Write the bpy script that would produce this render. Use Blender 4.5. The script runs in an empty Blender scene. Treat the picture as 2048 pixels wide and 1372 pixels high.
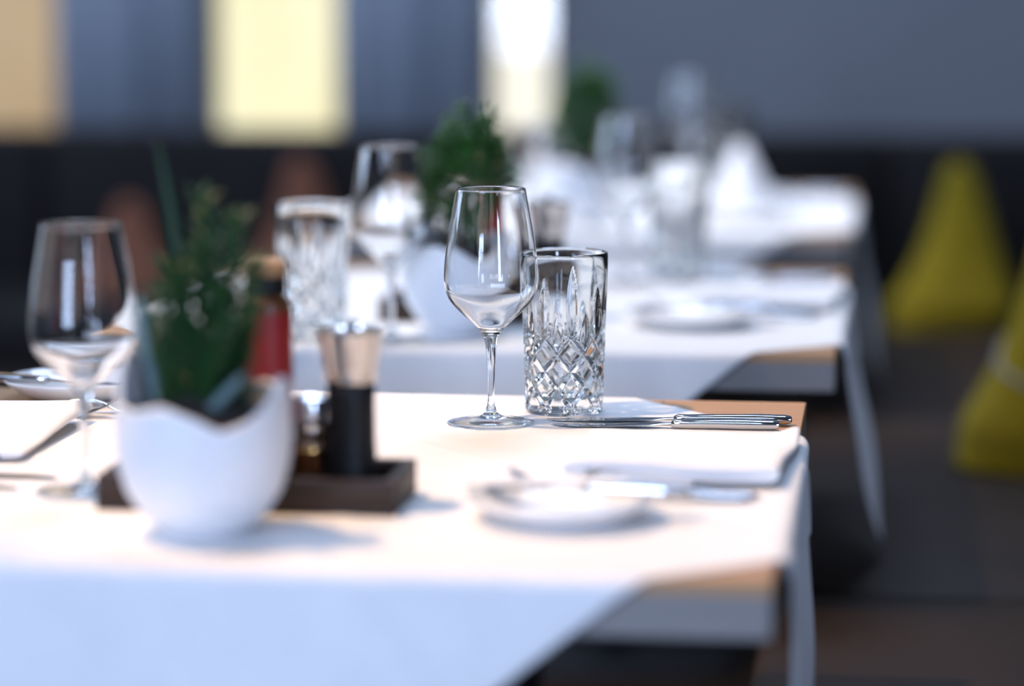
import bpy, bmesh, math, random
from mathutils import Vector, Matrix
PI = math.pi
random.seed(7)
scene = bpy.context.scene
COL = scene.collection

# ------------------------------------------------------------------ camera
cam_data = bpy.data.cameras.new('camera')
cam = bpy.data.objects.new('camera', cam_data)
COL.objects.link(cam)
cam.location = (0, 0, 1.180)
cam.rotation_euler = (math.radians(90 - 7.6), 0, math.radians(7.2))
cam_data.lens = 105.0
cam_data.sensor_width = 36.0
cam_data.dof.use_dof = True
cam_data.dof.focus_distance = 2.735
cam_data.dof.aperture_fstop = 1.5
cam_data.clip_start = 0.05
scene.camera = cam

# ------------------------------------------------------------------ view, sampling options
scene.view_settings.view_transform = 'Standard'
scene.view_settings.look = 'None'
scene.view_settings.gamma = 1.0
scene.view_settings.exposure = 0.0
scene.view_settings.use_curve_mapping = False
cy = scene.cycles
cy.use_denoising = True
cy.max_bounces = 18
cy.transmission_bounces = 16
cy.transparent_max_bounces = 24
cy.glossy_bounces = 8
cy.diffuse_bounces = 4
cy.caustics_reflective = False
cy.caustics_refractive = True
cy.blur_glossy = 0.3
cy.sample_clamp_indirect = 8.0
cy.use_adaptive_sampling = False

# ------------------------------------------------------------------ world: hazy daylight sky
world = bpy.data.worlds.new('sky')
scene.world = world
world.use_nodes = True
wn = world.node_tree.nodes
wn['Background'].inputs[0].default_value = (0.62, 0.76, 1.0, 1)
wn['Background'].inputs[1].default_value = 0.9

# sun, outside only: it lights the houses across the street
sun_d = bpy.data.lights.new('sun', 'SUN')
sun_d.energy = 5.0
sun_d.angle = math.radians(0.6)
sun_d.color = (1.0, 0.93, 0.80)
sun = bpy.data.objects.new('sun', sun_d)
COL.objects.link(sun)
sun.rotation_euler = Vector((0.45, 0.80, -0.95)).to_track_quat('-Z', 'Y').to_euler()

def window_light(name, loc, toward, w, h, power, color):
    d = bpy.data.lights.new(name, 'AREA')
    d.shape = 'RECTANGLE'
    d.size, d.size_y = w, h
    d.energy, d.color = power, color
    o = bpy.data.objects.new(name, d)
    COL.objects.link(o)
    o.location = loc
    o.rotation_euler = Vector(toward).to_track_quat('-Z', 'Z').to_euler()
    return o

DAY = (0.53, 0.65, 1.0)
# daylight standing in the openings of the windows behind the camera; roof and left side lights are added fill
window_light('daylight_rear', (-2.20, -3.12, 1.45), (0, 1, 0), 1.3, 1.7, 235, DAY)
window_light('daylight_rear_tall', (2.80, -3.12, 1.575), (0, 1, 0), 0.8, 2.25, 230, DAY)
window_light('daylight_clerestory', (-1.60, -3.12, 3.60), (0, 1, -0.12), 4.4, 1.6, 205, DAY)
window_light('added_fill_roof', (-0.60, 5.55, 4.95), (0, 0, -1), 2.4, 1.8, 235, (0.58, 0.70, 1.0))  # added fill from above, brightens the middle and farthest tables
window_light('added_fill_side', (-4.12, 4.4, 2.50), (1, 0, 0), 2.4, 3.6, 200, (0.56, 0.69, 1.0))  # added fill from the left, lifts the tops of the back tables

# ------------------------------------------------------------------ dimensions
TZ = 0.745            # upper face of the cloths: everything on the tables stands here
HT = 0.41             # half side of a table
TABLES = [(-0.485, 2.440), (-0.464, 3.611), (-0.470, 4.950)]
ORD = ['nearest', 'middle', 'farthest']
SEAT = 0.46

# ------------------------------------------------------------------ helpers
def tag(o, label=None, cat=None, group=None, kind=None):
    if label: o['label'] = label
    if cat: o['category'] = cat
    if group: o['group'] = group
    if kind: o['kind'] = kind
    return o

def link(name, me, mat=None, parent=None, smooth=True, sharp=None):
    if mat is not None:
        me.materials.clear(); me.materials.append(mat)
    if smooth:
        me.polygons.foreach_set('use_smooth', [True] * len(me.polygons))
        if sharp: me.set_sharp_from_angle(angle=math.radians(sharp))
    o = bpy.data.objects.new(name, me)
    COL.objects.link(o)
    if parent: o.parent = parent
    return o

def mesh(name, verts, faces):
    me = bpy.data.meshes.new(name)
    me.from_pydata([tuple(v) for v in verts], [], faces)
    me.validate(); me.update()
    return me

def thing(name, label, cat, loc=(0, 0, 0), rz=0, group=None):
    o = bpy.data.objects.new(name, None)
    o.empty_display_size = 0.02
    COL.objects.link(o)
    o.location = loc; o.rotation_euler = (0, 0, rz)
    tag(o, label, cat, group)
    return o

def copy_tree(o, parent=None):
    kids = list(o.children)
    c = o.copy(); COL.objects.link(c); c.parent = parent
    for k in kids: copy_tree(k, c)
    return c

def fix_normals(me):
    bm = bmesh.new(); bm.from_mesh(me)
    bmesh.ops.recalc_face_normals(bm, faces=bm.faces)
    bm.to_mesh(me); bm.free()
    return me

def lathe(profile, n=64, name='lathe', cap0=False, cap1=False):
    """profile: list of (r, z); r == 0 only at ends"""
    vs, fs, rings = [], [], []
    for r, z in profile:
        if r < 1e-7:
            rings.append([len(vs)]); vs.append((0, 0, z))
        else:
            base = len(vs)
            rings.append(list(range(base, base + n)))
            for i in range(n):
                a = 2 * PI * i / n
                vs.append((r * math.cos(a), r * math.sin(a), z))
    for a, b in zip(rings, rings[1:]):
        for i in range(n):
            j = (i + 1) % n
            if len(a) == 1 and len(b) == 1: continue
            if len(a) == 1: fs.append((a[0], b[j], b[i]))
            elif len(b) == 1: fs.append((a[i], a[j], b[0]))
            else: fs.append((a[i], a[j], b[j], b[i]))
    if cap0 and len(rings[0]) > 1: fs.append(tuple(reversed(rings[0])))
    if cap1 and len(rings[-1]) > 1: fs.append(tuple(rings[-1]))
    return mesh(name, vs, fs)

def spline(pts, n=8):
    """Catmull-Rom through points, n steps a span"""
    out = []
    P = [Vector(p) for p in pts]
    for i in range(len(P) - 1):
        p0 = P[max(i - 1, 0)]; p1 = P[i]; p2 = P[i + 1]; p3 = P[min(i + 2, len(P) - 1)]
        for k in range(n):
            t = k / n
            out.append(0.5 * ((2 * p1) + (p2 - p0) * t + (2 * p0 - 5 * p1 + 4 * p2 - p3) * t * t + (3 * p1 - p0 - 3 * p2 + p3) * t ** 3))
    out.append(P[-1])
    return out

def box_mesh(x0, x1, y0, y1, z0, z1, bevel=0.0, seg=2):
    bm = bmesh.new()
    bmesh.ops.create_cube(bm, size=1)
    for v in bm.verts:
        v.co = Vector(((x0 + x1) / 2 + v.co.x * (x1 - x0), (y0 + y1) / 2 + v.co.y * (y1 - y0), (z0 + z1) / 2 + v.co.z * (z1 - z0)))
    if bevel:
        bmesh.ops.bevel(bm, geom=list(bm.edges), offset=bevel, segments=seg, affect='EDGES', profile=0.5)
    me = bpy.data.meshes.new('box'); bm.to_mesh(me); bm.free()
    return me

def boxes_mesh(lst):
    vs, fs = [], []
    for (x0, x1, y0, y1, z0, z1) in lst:
        b = len(vs)
        vs += [(x0, y0, z0), (x1, y0, z0), (x1, y1, z0), (x0, y1, z0), (x0, y0, z1), (x1, y0, z1), (x1, y1, z1), (x0, y1, z1)]
        fs += [tuple(b + i for i in f) for f in ((0, 3, 2, 1), (4, 5, 6, 7), (0, 1, 5, 4), (1, 2, 6, 5), (2, 3, 7, 6), (3, 0, 4, 7))]
    return mesh('boxes', vs, fs)

def tube(path, radii, n=10):
    P = [Vector(p) for p in path]
    if not hasattr(radii, '__len__'): radii = [radii] * len(P)
    vs, fs = [], []
    ref = Vector((0, 0, 1))
    for i, p in enumerate(P):
        t = (P[min(i + 1, len(P) - 1)] - P[max(i - 1, 0)]).normalized()
        a = t.cross(ref)
        if a.length < 1e-3: a = t.cross(Vector((1, 0, 0)))
        a.normalize(); b = t.cross(a)
        for k in range(n):
            q = 2 * PI * k / n
            vs.append(p + a * math.cos(q) * radii[i] + b * math.sin(q) * radii[i])
    for i in range(len(P) - 1):
        for k in range(n):
            j = (k + 1) % n
            fs.append((i * n + k, i * n + j, (i + 1) * n + j, (i + 1) * n + k))
    fs.append(tuple(range(n))); fs.append(tuple(reversed(range((len(P) - 1) * n, len(P) * n))))
    return fix_normals(mesh('tube', vs, fs))

def loft(sections):
    """sections: list of equal length loops of points"""
    n = len(sections[0])
    vs = [p for s in sections for p in s]
    fs = []
    for i in range(len(sections) - 1):
        for k in range(n):
            j = (k + 1) % n
            fs.append((i * n + k, i * n + j, (i + 1) * n + j, (i + 1) * n + k))
    fs.append(tuple(reversed(range(n)))); fs.append(tuple(range((len(sections) - 1) * n, len(sections) * n)))
    return fix_normals(mesh('loft', vs, fs))

def smooth01(t):
    t = max(0.0, min(1.0, t)); return t * t * (3 - 2 * t)

# ------------------------------------------------------------------ materials
def mat_new(name):
    m = bpy.data.materials.new(name); m.use_nodes = True
    return m, m.node_tree.nodes, m.node_tree.links, m.node_tree.nodes['Principled BSDF']

def surf(name, c1, c2=None, rough=0.5, scale=8.0, stretch=(1, 1, 1), bump=0.0, bump_scale=None, metal=0.0, spec=0.5, detail=4.0, sheen=0.0, coat=0.0):
    m, N, L, B = mat_new(name)
    c2 = c2 or tuple(x * 0.85 for x in c1)
    tc = N.new('ShaderNodeTexCoord'); mp = N.new('ShaderNodeMapping')
    mp.inputs['Scale'].default_value = stretch
    L.new(tc.outputs['Object'], mp.inputs[0])
    no = N.new('ShaderNodeTexNoise'); no.inputs['Scale'].default_value = scale; no.inputs['Detail'].default_value = detail
    L.new(mp.outputs[0], no.inputs['Vector'])
    rp = N.new('ShaderNodeValToRGB')
    rp.color_ramp.elements[0].position = 0.3; rp.color_ramp.elements[1].position = 0.7
    rp.color_ramp.elements[0].color = (*c1, 1); rp.color_ramp.elements[1].color = (*c2, 1)
    L.new(no.outputs['Fac'], rp.inputs[0]); L.new(rp.outputs[0], B.inputs['Base Color'])
    B.inputs['Roughness'].default_value = rough
    B.inputs['Metallic'].default_value = metal
    B.inputs['Specular IOR Level'].default_value = spec
    if sheen: B.inputs['Sheen Weight'].default_value = sheen
    if coat: B.inputs['Coat Weight'].default_value = coat
    if bump:
        n2 = N.new('ShaderNodeTexNoise'); n2.inputs['Scale'].default_value = bump_scale or scale * 6
        n2.inputs['Detail'].default_value = 3
        L.new(mp.outputs[0], n2.inputs['Vector'])
        bp = N.new('ShaderNodeBump'); bp.inputs['Strength'].default_value = bump; bp.inputs['Distance'].default_value = 0.002
        L.new(n2.outputs['Fac'], bp.inputs['Height']); L.new(bp.outputs[0], B.inputs['Normal'])
    return m

def glass_mat(name, ior=1.5, color=(1, 1, 1)):
    m, N, L, B = mat_new(name)
    N.remove(B)
    g = N.new('ShaderNodeBsdfGlass'); g.inputs['IOR'].default_value = ior
    g.inputs['Roughness'].default_value = 0.0
    tc = N.new('ShaderNodeTexCoord'); no = N.new('ShaderNodeTexNoise'); no.inputs['Scale'].default_value = 5
    mx = N.new('ShaderNodeMix'); mx.data_type = 'RGBA'
    mx.inputs[6].default_value = (*color, 1); mx.inputs[7].default_value = (*[c * 0.99 for c in color], 1)
    L.new(tc.outputs['Object'], no.inputs['Vector']); L.new(no.outputs['Fac'], mx.inputs[0]); L.new(mx.outputs[2], g.inputs['Color'])
    L.new(g.outputs[0], N['Material Output'].inputs[0])
    return m

def pane_mat(name, f0=0.04):
    m, N, L, B = mat_new(name)
    N.remove(B)
    t = N.new('ShaderNodeBsdfTransparent'); t.inputs[0].default_value = (0.96, 0.98, 0.97, 1)
    g = N.new('ShaderNodeBsdfGlossy'); g.inputs['Roughness'].default_value = 0.02
    ge = N.new('ShaderNodeNewGeometry')
    dt = N.new('ShaderNodeVectorMath'); dt.operation = 'DOT_PRODUCT'
    L.new(ge.outputs['Normal'], dt.inputs[0]); L.new(ge.outputs['Incoming'], dt.inputs[1])
    ab = N.new('ShaderNodeMath'); ab.operation = 'ABSOLUTE'; L.new(dt.outputs['Value'], ab.inputs[0])
    om = N.new('ShaderNodeMath'); om.operation = 'SUBTRACT'; om.inputs[0].default_value = 1.0; L.new(ab.outputs[0], om.inputs[1])
    pw = N.new('ShaderNodeMath'); pw.operation = 'POWER'; pw.inputs[1].default_value = 5.0; L.new(om.outputs[0], pw.inputs[0])
    f = N.new('ShaderNodeMath'); f.operation = 'MULTIPLY_ADD'; f.inputs[1].default_value = 1 - f0; f.inputs[2].default_value = f0
    L.new(pw.outputs[0], f.inputs[0])
    mx = N.new('ShaderNodeMixShader')
    L.new(f.outputs[0], mx.inputs[0]); L.new(t.outputs[0], mx.inputs[1]); L.new(g.outputs[0], mx.inputs[2])
    L.new(mx.outputs[0], N['Material Output'].inputs[0])
    return m

def thin_glass_mat(name):
    m = pane_mat(name)
    N = m.node_tree.nodes
    N['Transparent BSDF'].inputs[0].default_value = (0.97, 0.98, 0.98, 1)
    N['Glossy BSDF'].inputs['Roughness'].default_value = 0.0
    return m

M = {}
M['glass'] = glass_mat('clear_glass', 1.50, (0.995, 0.998, 0.997))
M['crystal'] = glass_mat('cut_crystal', 1.52, (0.99, 0.995, 0.99))
M['thin_glass'] = thin_glass_mat('thin_glass')
M['pane'] = pane_mat('window_glass')
M['linen'] = surf('white_linen', (0.86, 0.86, 0.86), (0.82, 0.82, 0.82), rough=0.85, scale=30, bump=0.25, bump_scale=900, spec=0.2, sheen=0.1)
M['napkin'] = surf('napkin_linen', (0.86, 0.86, 0.86), (0.81, 0.81, 0.81), rough=0.85, scale=40, bump=0.3, bump_scale=700, spec=0.2)
M['oak'] = surf('oak_wood', (0.50, 0.29, 0.14), (0.40, 0.22, 0.10), rough=0.45, scale=6, stretch=(1, 14, 14), bump=0.15, bump_scale=40)
M['edge'] = surf('smoked_oak_edge', (0.25, 0.235, 0.225), (0.21, 0.197, 0.19), rough=0.4, scale=6, stretch=(2, 2, 20), bump=0.1)
M['walnut'] = surf('dark_walnut', (0.045, 0.026, 0.017), (0.026, 0.015, 0.010), rough=0.5, spec=0.25, scale=8, stretch=(1, 10, 10), bump=0.1)
M['blackmetal'] = surf('black_metal', (0.015, 0.015, 0.017), rough=0.45, scale=40, bump=0.05)
M['steel'] = surf('polished_steel', (0.52, 0.53, 0.55), (0.47, 0.48, 0.50), rough=0.07, scale=20, metal=1.0)
M['steel_soft'] = surf('brushed_steel', (0.72, 0.73, 0.76), (0.64, 0.65, 0.68), rough=0.24, scale=20, stretch=(1, 1, 12), metal=1.0)
M['porcelain'] = surf('white_porcelain', (0.86, 0.86, 0.85), (0.83, 0.83, 0.82), rough=0.12, scale=10)
M['eggshell'] = surf('white_eggshell_ceramic', (0.84, 0.85, 0.86), (0.79, 0.80, 0.82), rough=0.45, scale=14, bump=0.05)
M['soil'] = surf('dark_soil', (0.012, 0.010, 0.009), (0.03, 0.024, 0.02), rough=0.95, scale=60, bump=0.8, bump_scale=90)
M['leaf'] = surf('herb_green', (0.010, 0.055, 0.016), (0.028, 0.10, 0.024), rough=0.5, scale=40)
M['leaf2'] = surf('bush_green', (0.014, 0.062, 0.010), (0.035, 0.13, 0.018), rough=0.5, scale=40)
M['leafdark'] = surf('dark_blade_green', (0.016, 0.048, 0.022), (0.022, 0.062, 0.028), rough=0.6, scale=40)
M['leafblue'] = surf('blue_grey_leaf', (0.17, 0.25, 0.27), (0.12, 0.20, 0.21), rough=0.45, scale=30)
M['stem'] = surf('plant_stem', (0.06, 0.07, 0.025), (0.04, 0.05, 0.02), rough=0.7, scale=30)
M['black'] = surf('black_lacquer', (0.006, 0.006, 0.007), rough=0.5, spec=0.3, scale=30)
M['redlabel'] = surf('red_label_paper', (0.42, 0.012, 0.010), (0.34, 0.010, 0.008), rough=0.5, scale=25)
M['cork'] = surf('tan_cap_top', (0.52, 0.28, 0.12), (0.42, 0.22, 0.09), rough=0.5, scale=60)
M['amber'] = surf('amber_sauce', (0.20, 0.07, 0.02), (0.15, 0.05, 0.015), rough=0.3, scale=12)
M['brass'] = surf('brass_band', (0.85, 0.52, 0.18), (0.75, 0.45, 0.15), rough=0.2, scale=30, metal=1.0)
M['copper'] = surf('warm_grey_metal', (0.62, 0.58, 0.55), (0.56, 0.53, 0.50), rough=0.11, scale=20, metal=1.0)
M['yellow'] = surf('mustard_fabric', (0.17, 0.132, 0.004), (0.14, 0.108, 0.003), rough=0.9, scale=20, bump=0.4, bump_scale=300, spec=0.2)
M['brownfab'] = surf('rust_brown_fabric', (0.17, 0.065, 0.035), (0.13, 0.05, 0.028), rough=0.9, scale=20, bump=0.4, bump_scale=300, spec=0.2)
M['greyseam'] = surf('grey_piping', (0.16, 0.16, 0.15), rough=0.8, scale=40)
M['leather'] = surf('dark_brown_leather', (0.022, 0.013, 0.009), (0.015, 0.009, 0.006), rough=0.6, spec=0.15, scale=7, bump=0.3, bump_scale=120)
M['panel'] = surf('dark_bench_upholstery', (0.013, 0.011, 0.011), (0.009, 0.008, 0.008), rough=0.75, spec=0.12, scale=6, bump=0.2, bump_scale=120)
M['wall'] = surf('grey_plaster', (0.145, 0.152, 0.168), (0.128, 0.135, 0.150), rough=0.85, scale=2, bump=0.1, bump_scale=60)
M['walldark'] = surf('mid_grey_plaster', (0.15, 0.15, 0.152), (0.13, 0.13, 0.132), rough=0.9, scale=2, bump=0.1, bump_scale=60)
M['ceiling'] = surf('ceiling_plaster', (0.20, 0.195, 0.19), (0.18, 0.175, 0.17), rough=0.9, scale=2)
M['floor'] = surf('dark_wood_floor', (0.040, 0.022, 0.012), (0.027, 0.015, 0.008), rough=0.5, spec=0.25, scale=3, stretch=(9, 1, 1), bump=0.1)
M['curtain'] = surf('blue_grey_curtain', (0.33, 0.365, 0.42), (0.28, 0.315, 0.37), rough=0.9, scale=5, stretch=(6, 1, 0.4), bump=0.2, bump_scale=200, spec=0.15)
M['frame'] = surf('grey_window_frame', (0.10, 0.11, 0.125), rough=0.5, scale=10)
M['house_yellow'] = surf('pale_yellow_render', (0.92, 0.87, 0.66), (0.80, 0.70, 0.43), rough=0.9, scale=1.6, stretch=(3, 1, 0.5), detail=3)
M['house_white'] = surf('white_render', (0.93, 0.91, 0.88), (0.90, 0.86, 0.81), rough=0.9, scale=1.2)
M['house_tan'] = surf('tan_render', (0.44, 0.33, 0.23), (0.36, 0.26, 0.17), rough=0.9, scale=1.2)
M['roof'] = surf('clay_roof', (0.35, 0.13, 0.07), rough=0.8, scale=4)
M['paving'] = surf('grey_paving', (0.42, 0.40, 0.37), (0.36, 0.34, 0.32), rough=0.9, scale=3)
M['etch'] = surf('white_etching', (0.9, 0.92, 0.95), rough=0.8, scale=50)

def struct(name, me, m, parent=None):
    o = link(name, me, m, parent, smooth=False)
    if parent is None: o['kind'] = 'structure'
    return o

# ------------------------------------------------------------------ the room
XL, XR, YF, YB, ZC = -4.0, 4.4, -3.0, 6.5, 4.8     # left, right, behind the camera, far wall, ceiling
struct('floor', boxes_mesh([(XL, XR, YF, YB, -0.1, 0.0)]), M['floor'])
ROOF_FILL = (-1.8, 0.6, 4.65, 6.45)                            # added opening for the fill light that brightens the back tables
struct('ceiling', boxes_mesh([(XL, ROOF_FILL[0], YF, YB, ZC, ZC + 0.15), (ROOF_FILL[1], XR, YF, YB, ZC, ZC + 0.15), (ROOF_FILL[0], ROOF_FILL[1], YF, ROOF_FILL[2], ZC, ZC + 0.15), (ROOF_FILL[0], ROOF_FILL[1], ROOF_FILL[3], YB, ZC, ZC + 0.15)]), M['ceiling'])

def wall_with_holes(name, axis, at, thick, a0, a1, holes, mat, above=()):
    """holes: (a0, a1, z0, z1) sorted along the wall"""
    lst, cur = [], a0
    top = 2.75 if above else ZC
    def bx(p0, p1, z0, z1):
        if axis == 'x': lst.append((p0, p1, min(at, at + thick), max(at, at + thick), z0, z1))
        else: lst.append((min(at, at + thick), max(at, at + thick), p0, p1, z0, z1))
    for (h0, h1, z0, z1) in holes:
        if h0 > cur: bx(cur, h0, 0, top)
        bx(h0, h1, 0, z0); bx(h0, h1, z1, top)
        cur = h1
    bx(cur, a1, 0, top)
    if above:                                        # a band of high windows over the others
        h0, h1, z0, z1 = above
        bx(a0, h0, top, ZC); bx(h1, a1, top, ZC); bx(h0, h1, top, z0); bx(h0, h1, z1, ZC)
    return struct(name, boxes_mesh(lst), mat)

WIN_FAR = [(-2.45, -1.81, 0.72, 2.6), (-1.515, -1.185, 0.72, 2.6), (-0.890, -0.722, 0.72, 2.6)]
WIN_REAR = [(-2.85, -1.55, 0.6, 2.3), (2.40, 3.20, 0.45, 2.70)]
WIN_ADDED = [(3.2, 5.6, 0.7, 4.3)]  # added opening, made for the side fill light
WIN_HIGH = (-3.8, 0.6, 2.8, 4.4)
wall_with_holes('wall_far', 'x', YB, 0.12, XL - 0.12, XR + 0.12, WIN_FAR, M['wall'])
wall_with_holes('wall_rear', 'x', YF, -0.12, XL - 0.12, XR + 0.12, WIN_REAR, M['walldark'], WIN_HIGH)
wall_with_holes('wall_left', 'y', XL, -0.12, YF, YB, WIN_ADDED, M['walldark'])
wall_with_holes('wall_right', 'y', XR, 0.12, YF, YB, [], M['walldark'])

def window(name, axis, at, a0, a1, z0, z1, nx, nz, fw=0.045):
    w = bpy.data.objects.new(name, None); COL.objects.link(w); w['kind'] = 'structure'
    d0, d1 = at - 0.03, at + 0.03
    def B(p0, p1, q0, q1, e0=d0, e1=d1):
        return (p0, p1, e0, e1, q0, q1) if axis == 'x' else (e0, e1, p0, p1, q0, q1)
    link('frame', boxes_mesh([B(a0, a0 + fw, z0, z1), B(a1 - fw, a1, z0, z1), B(a0 + fw, a1 - fw, z0, z0 + fw), B(a0 + fw, a1 - fw, z1 - fw, z1)]), M['frame'], w, smooth=False)
    for i in range(1, nx):
        p = a0 + (a1 - a0) * i / nx
        link('mullion', boxes_mesh([B(p - 0.02, p + 0.02, z0 + fw, z1 - fw)]), M['frame'], w, smooth=False)
    for k in range(1, nz):
        q = z0 + (z1 - z0) * k / nz
        link('glazing_bar', boxes_mesh([B(a0 + fw, a1 - fw, q - 0.012, q + 0.012, at - 0.02, at + 0.02)]), M['frame'], w, smooth=False)
    for i in range(nx):
        p0 = a0 + (a1 - a0) * i / nx + (fw if i == 0 else 0.02); p1 = a0 + (a1 - a0) * (i + 1) / nx - (fw if i == nx - 1 else 0.02)
        link('pane', boxes_mesh([B(p0, p1, z0 + fw, z1 - fw, at - 0.003, at + 0.003)]), M['pane'], w, smooth=False)
    return w

wi = 1
for (a0, a1, z0, z1) in WIN_FAR:
    window('window_%d' % wi, 'x', YB + 0.07, a0, a1, z0, z1, 1, 1, 0.02); wi += 1
window('window_%d' % wi, 'x', YF - 0.06, *WIN_REAR[0], 3, 2); wi += 1
window('window_%d' % wi, 'x', YF - 0.06, *WIN_REAR[1], 2, 1); wi += 1
window('window_%d' % wi, 'x', YF - 0.06, *WIN_HIGH, 5, 1); wi += 1
window('window_%d' % wi, 'y', XL - 0.06, *WIN_ADDED[0], 3, 1); wi += 1  # added left window, unseen, holds the side fill

fill_rw = bpy.data.objects.new('window_%d' % wi, None); COL.objects.link(fill_rw); fill_rw['kind'] = 'structure'  # added roof window, unseen, frames the fill from above
for (x0, x1, y0, y1) in ((ROOF_FILL[0], ROOF_FILL[1], ROOF_FILL[2], ROOF_FILL[2] + .05), (ROOF_FILL[0], ROOF_FILL[1], ROOF_FILL[3] - .05, ROOF_FILL[3]), (ROOF_FILL[0], ROOF_FILL[0] + .05, ROOF_FILL[2] + .05, ROOF_FILL[3] - .05), (ROOF_FILL[1] - .05, ROOF_FILL[1], ROOF_FILL[2] + .05, ROOF_FILL[3] - .05)):
    link('frame', boxes_mesh([(x0, x1, y0, y1, ZC + .03, ZC + .09)]), M['frame'], fill_rw, smooth=False)
for k in range(3):
    x0 = ROOF_FILL[0] + .05 + k * (ROOF_FILL[1] - ROOF_FILL[0] - .1) / 3; x1 = x0 + (ROOF_FILL[1] - ROOF_FILL[0] - .1) / 3
    link('pane', boxes_mesh([(x0 + .015, x1 - .015, ROOF_FILL[2] + .05, ROOF_FILL[3] - .05, ZC + .055, ZC + .065)]), M['pane'], fill_rw, smooth=False)
    if k: link('mullion', boxes_mesh([(x0 - .015, x0 + .015, ROOF_FILL[2] + .05, ROOF_FILL[3] - .05, ZC + .03, ZC + .09)]), M['frame'], fill_rw, smooth=False)

# skirting boards
struct('baseboard_far', boxes_mesh([(XL, XR, YB - 0.015, YB, 0, 0.09)]), M['frame'])
struct('baseboard_left', boxes_mesh([(XL, XL + 0.015, YF, YB, 0, 0.09)]), M['frame'])

# ------------------------------------------------------------------ outside, beyond the far windows
struct('street_ground', boxes_mesh([(-14, 10, YB + 0.12, 24, -0.25, -0.05)]), M['paving'])
def house(name, x0, x1, y, h, m, label):
    t = thing(name, label, 'house', ((x0 + x1) / 2, y, -0.05))
    w = (x1 - x0) / 2
    link('wall', boxes_mesh([(-w, w, 0, 4, 0, h)]), m, t, smooth=False)
    link('roof', mesh('roof', [(-w - .1, -.3, h), (w + .1, -.3, h), (w + .1, 4.3, h), (-w - .1, 4.3, h), (-w - .1, 2, h + 1.6), (w + .1, 2, h + 1.6)],
         [(0, 1, 5, 4), (2, 3, 4, 5), (1, 2, 5), (3, 0, 4), (3, 2, 1, 0)]), M['roof'], t, smooth=False)
    for k in range(max(1, int(2 * w // 1.6))):
        cx = -w + 0.8 + k * 1.6
        if cx + 0.5 > w: break
        win = link('window', boxes_mesh([(cx - .45, cx + .45, -.04, 0.0, 1.9, 3.2)]), M['frame'], t, smooth=False)
        link('pane', boxes_mesh([(cx - .38, cx + .38, -.05, -.04, 1.97, 3.13)]), M['pane'], win, smooth=False)
    link('plinth', boxes_mesh([(-w, w, -.05, 0, 0, 0.28)]), M['paving'], t, smooth=False)
    return t
house('town_house', -9.0, -3.30, 12.0, 5.0, M['house_tan'], 'tan rendered house outside, seen through the leftmost far window')
house('town_house', -3.05, -1.92, 11.6, 5.6, M['house_yellow'], 'pale yellow sunlit house outside, behind the middle far window')
house('town_house', -1.68, 3.0, 12.0, 5.2, M['house_white'], 'white sunlit house outside, seen through the narrow far window')

# ------------------------------------------------------------------ curtains between the far windows
def curtain(x0, x1, label):
    n, zz = 72, (0.70, 1.2, 1.9, 2.75)
    vs, fs = [], []
    for z in zz:
        for i in range(n + 1):
            s = i / n
            y = 0.022 * math.sin(s * (x1 - x0) * 2 * PI / 0.085) + 0.008 * math.sin(s * 31 + z)
            vs.append((x0 + (x1 - x0) * s, y, z))
    for k in range(len(zz) - 1):
        for i in range(n):
            a = k * (n + 1) + i
            fs.append((a, a + 1, a + n + 2, a + n + 1))
    t = thing('curtain', label, 'curtain', (0, YB - 0.09, 0), group='blue-grey curtains at the far wall')
    o = link('cloth', mesh('curtain', vs, fs), M['curtain'], t)
    md = o.modifiers.new('thick', 'SOLIDIFY'); md.thickness = 0.003
    link('rail', tube([(x0 - .02, 0, 2.77), (x1 + .02, 0, 2.77)], 0.012, 10), M['frame'], t)
curtain(-1.822, -1.507, 'blue-grey pleated curtain left of the yellow window')
curtain(-1.193, -0.885, 'blue-grey pleated curtain right of the yellow window')

# ------------------------------------------------------------------ benches
def bench(name, label, cuts, depth_axis, front, back, top_z, mat_seat, mat_back):
    """upholstered wall bench; cuts are the seams along its length"""
    t = thing(name, label, 'bench')
    def bx(p0, p1, d0, d1, z0, z1, bev):
        if depth_axis == 'x': return box_mesh(min(d0, d1), max(d0, d1), p0, p1, z0, z1, bev, 3)
        return box_mesh(p0, p1, min(d0, d1), max(d0, d1), z0, z1, bev, 3)
    s = 1 if back > front else -1
    link('base', bx(cuts[0], cuts[-1], front + s * .05, back, 0.0, 0.34, 0.005), M['walnut'], t, sharp=40)
    for a, b in zip(cuts, cuts[1:]):
        link('seat_pad', bx(a + .003, b - .003, front, back, 0.34, SEAT, 0.022), mat_seat, t, sharp=60)
        link('back_panel', bx(a + .003, b - .003, back, back + s * 0.10, 0.34, top_z, 0.025), mat_back, t, sharp=60)
    link('back_frame', bx(cuts[0], cuts[-1], back + s * .10, back + s * .13, 0.0, top_z, 0.004), M['walnut'], t, sharp=40)
    return t
bench('bench', 'dark brown leather bench along the right ends of the tables', [0.9, 2.1, 3.3, 4.5, 5.66], 'x', -0.13, 0.40, 0.66, M['leather'], M['leather'])
bench('bench', 'dark upholstered bench along the far wall under the windows', [-3.6, -2.7, -1.8, -0.9, 0.0, 0.36, 1.4], 'y', 5.68, 6.22, 0.785, M['panel'], M['panel'])

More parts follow.
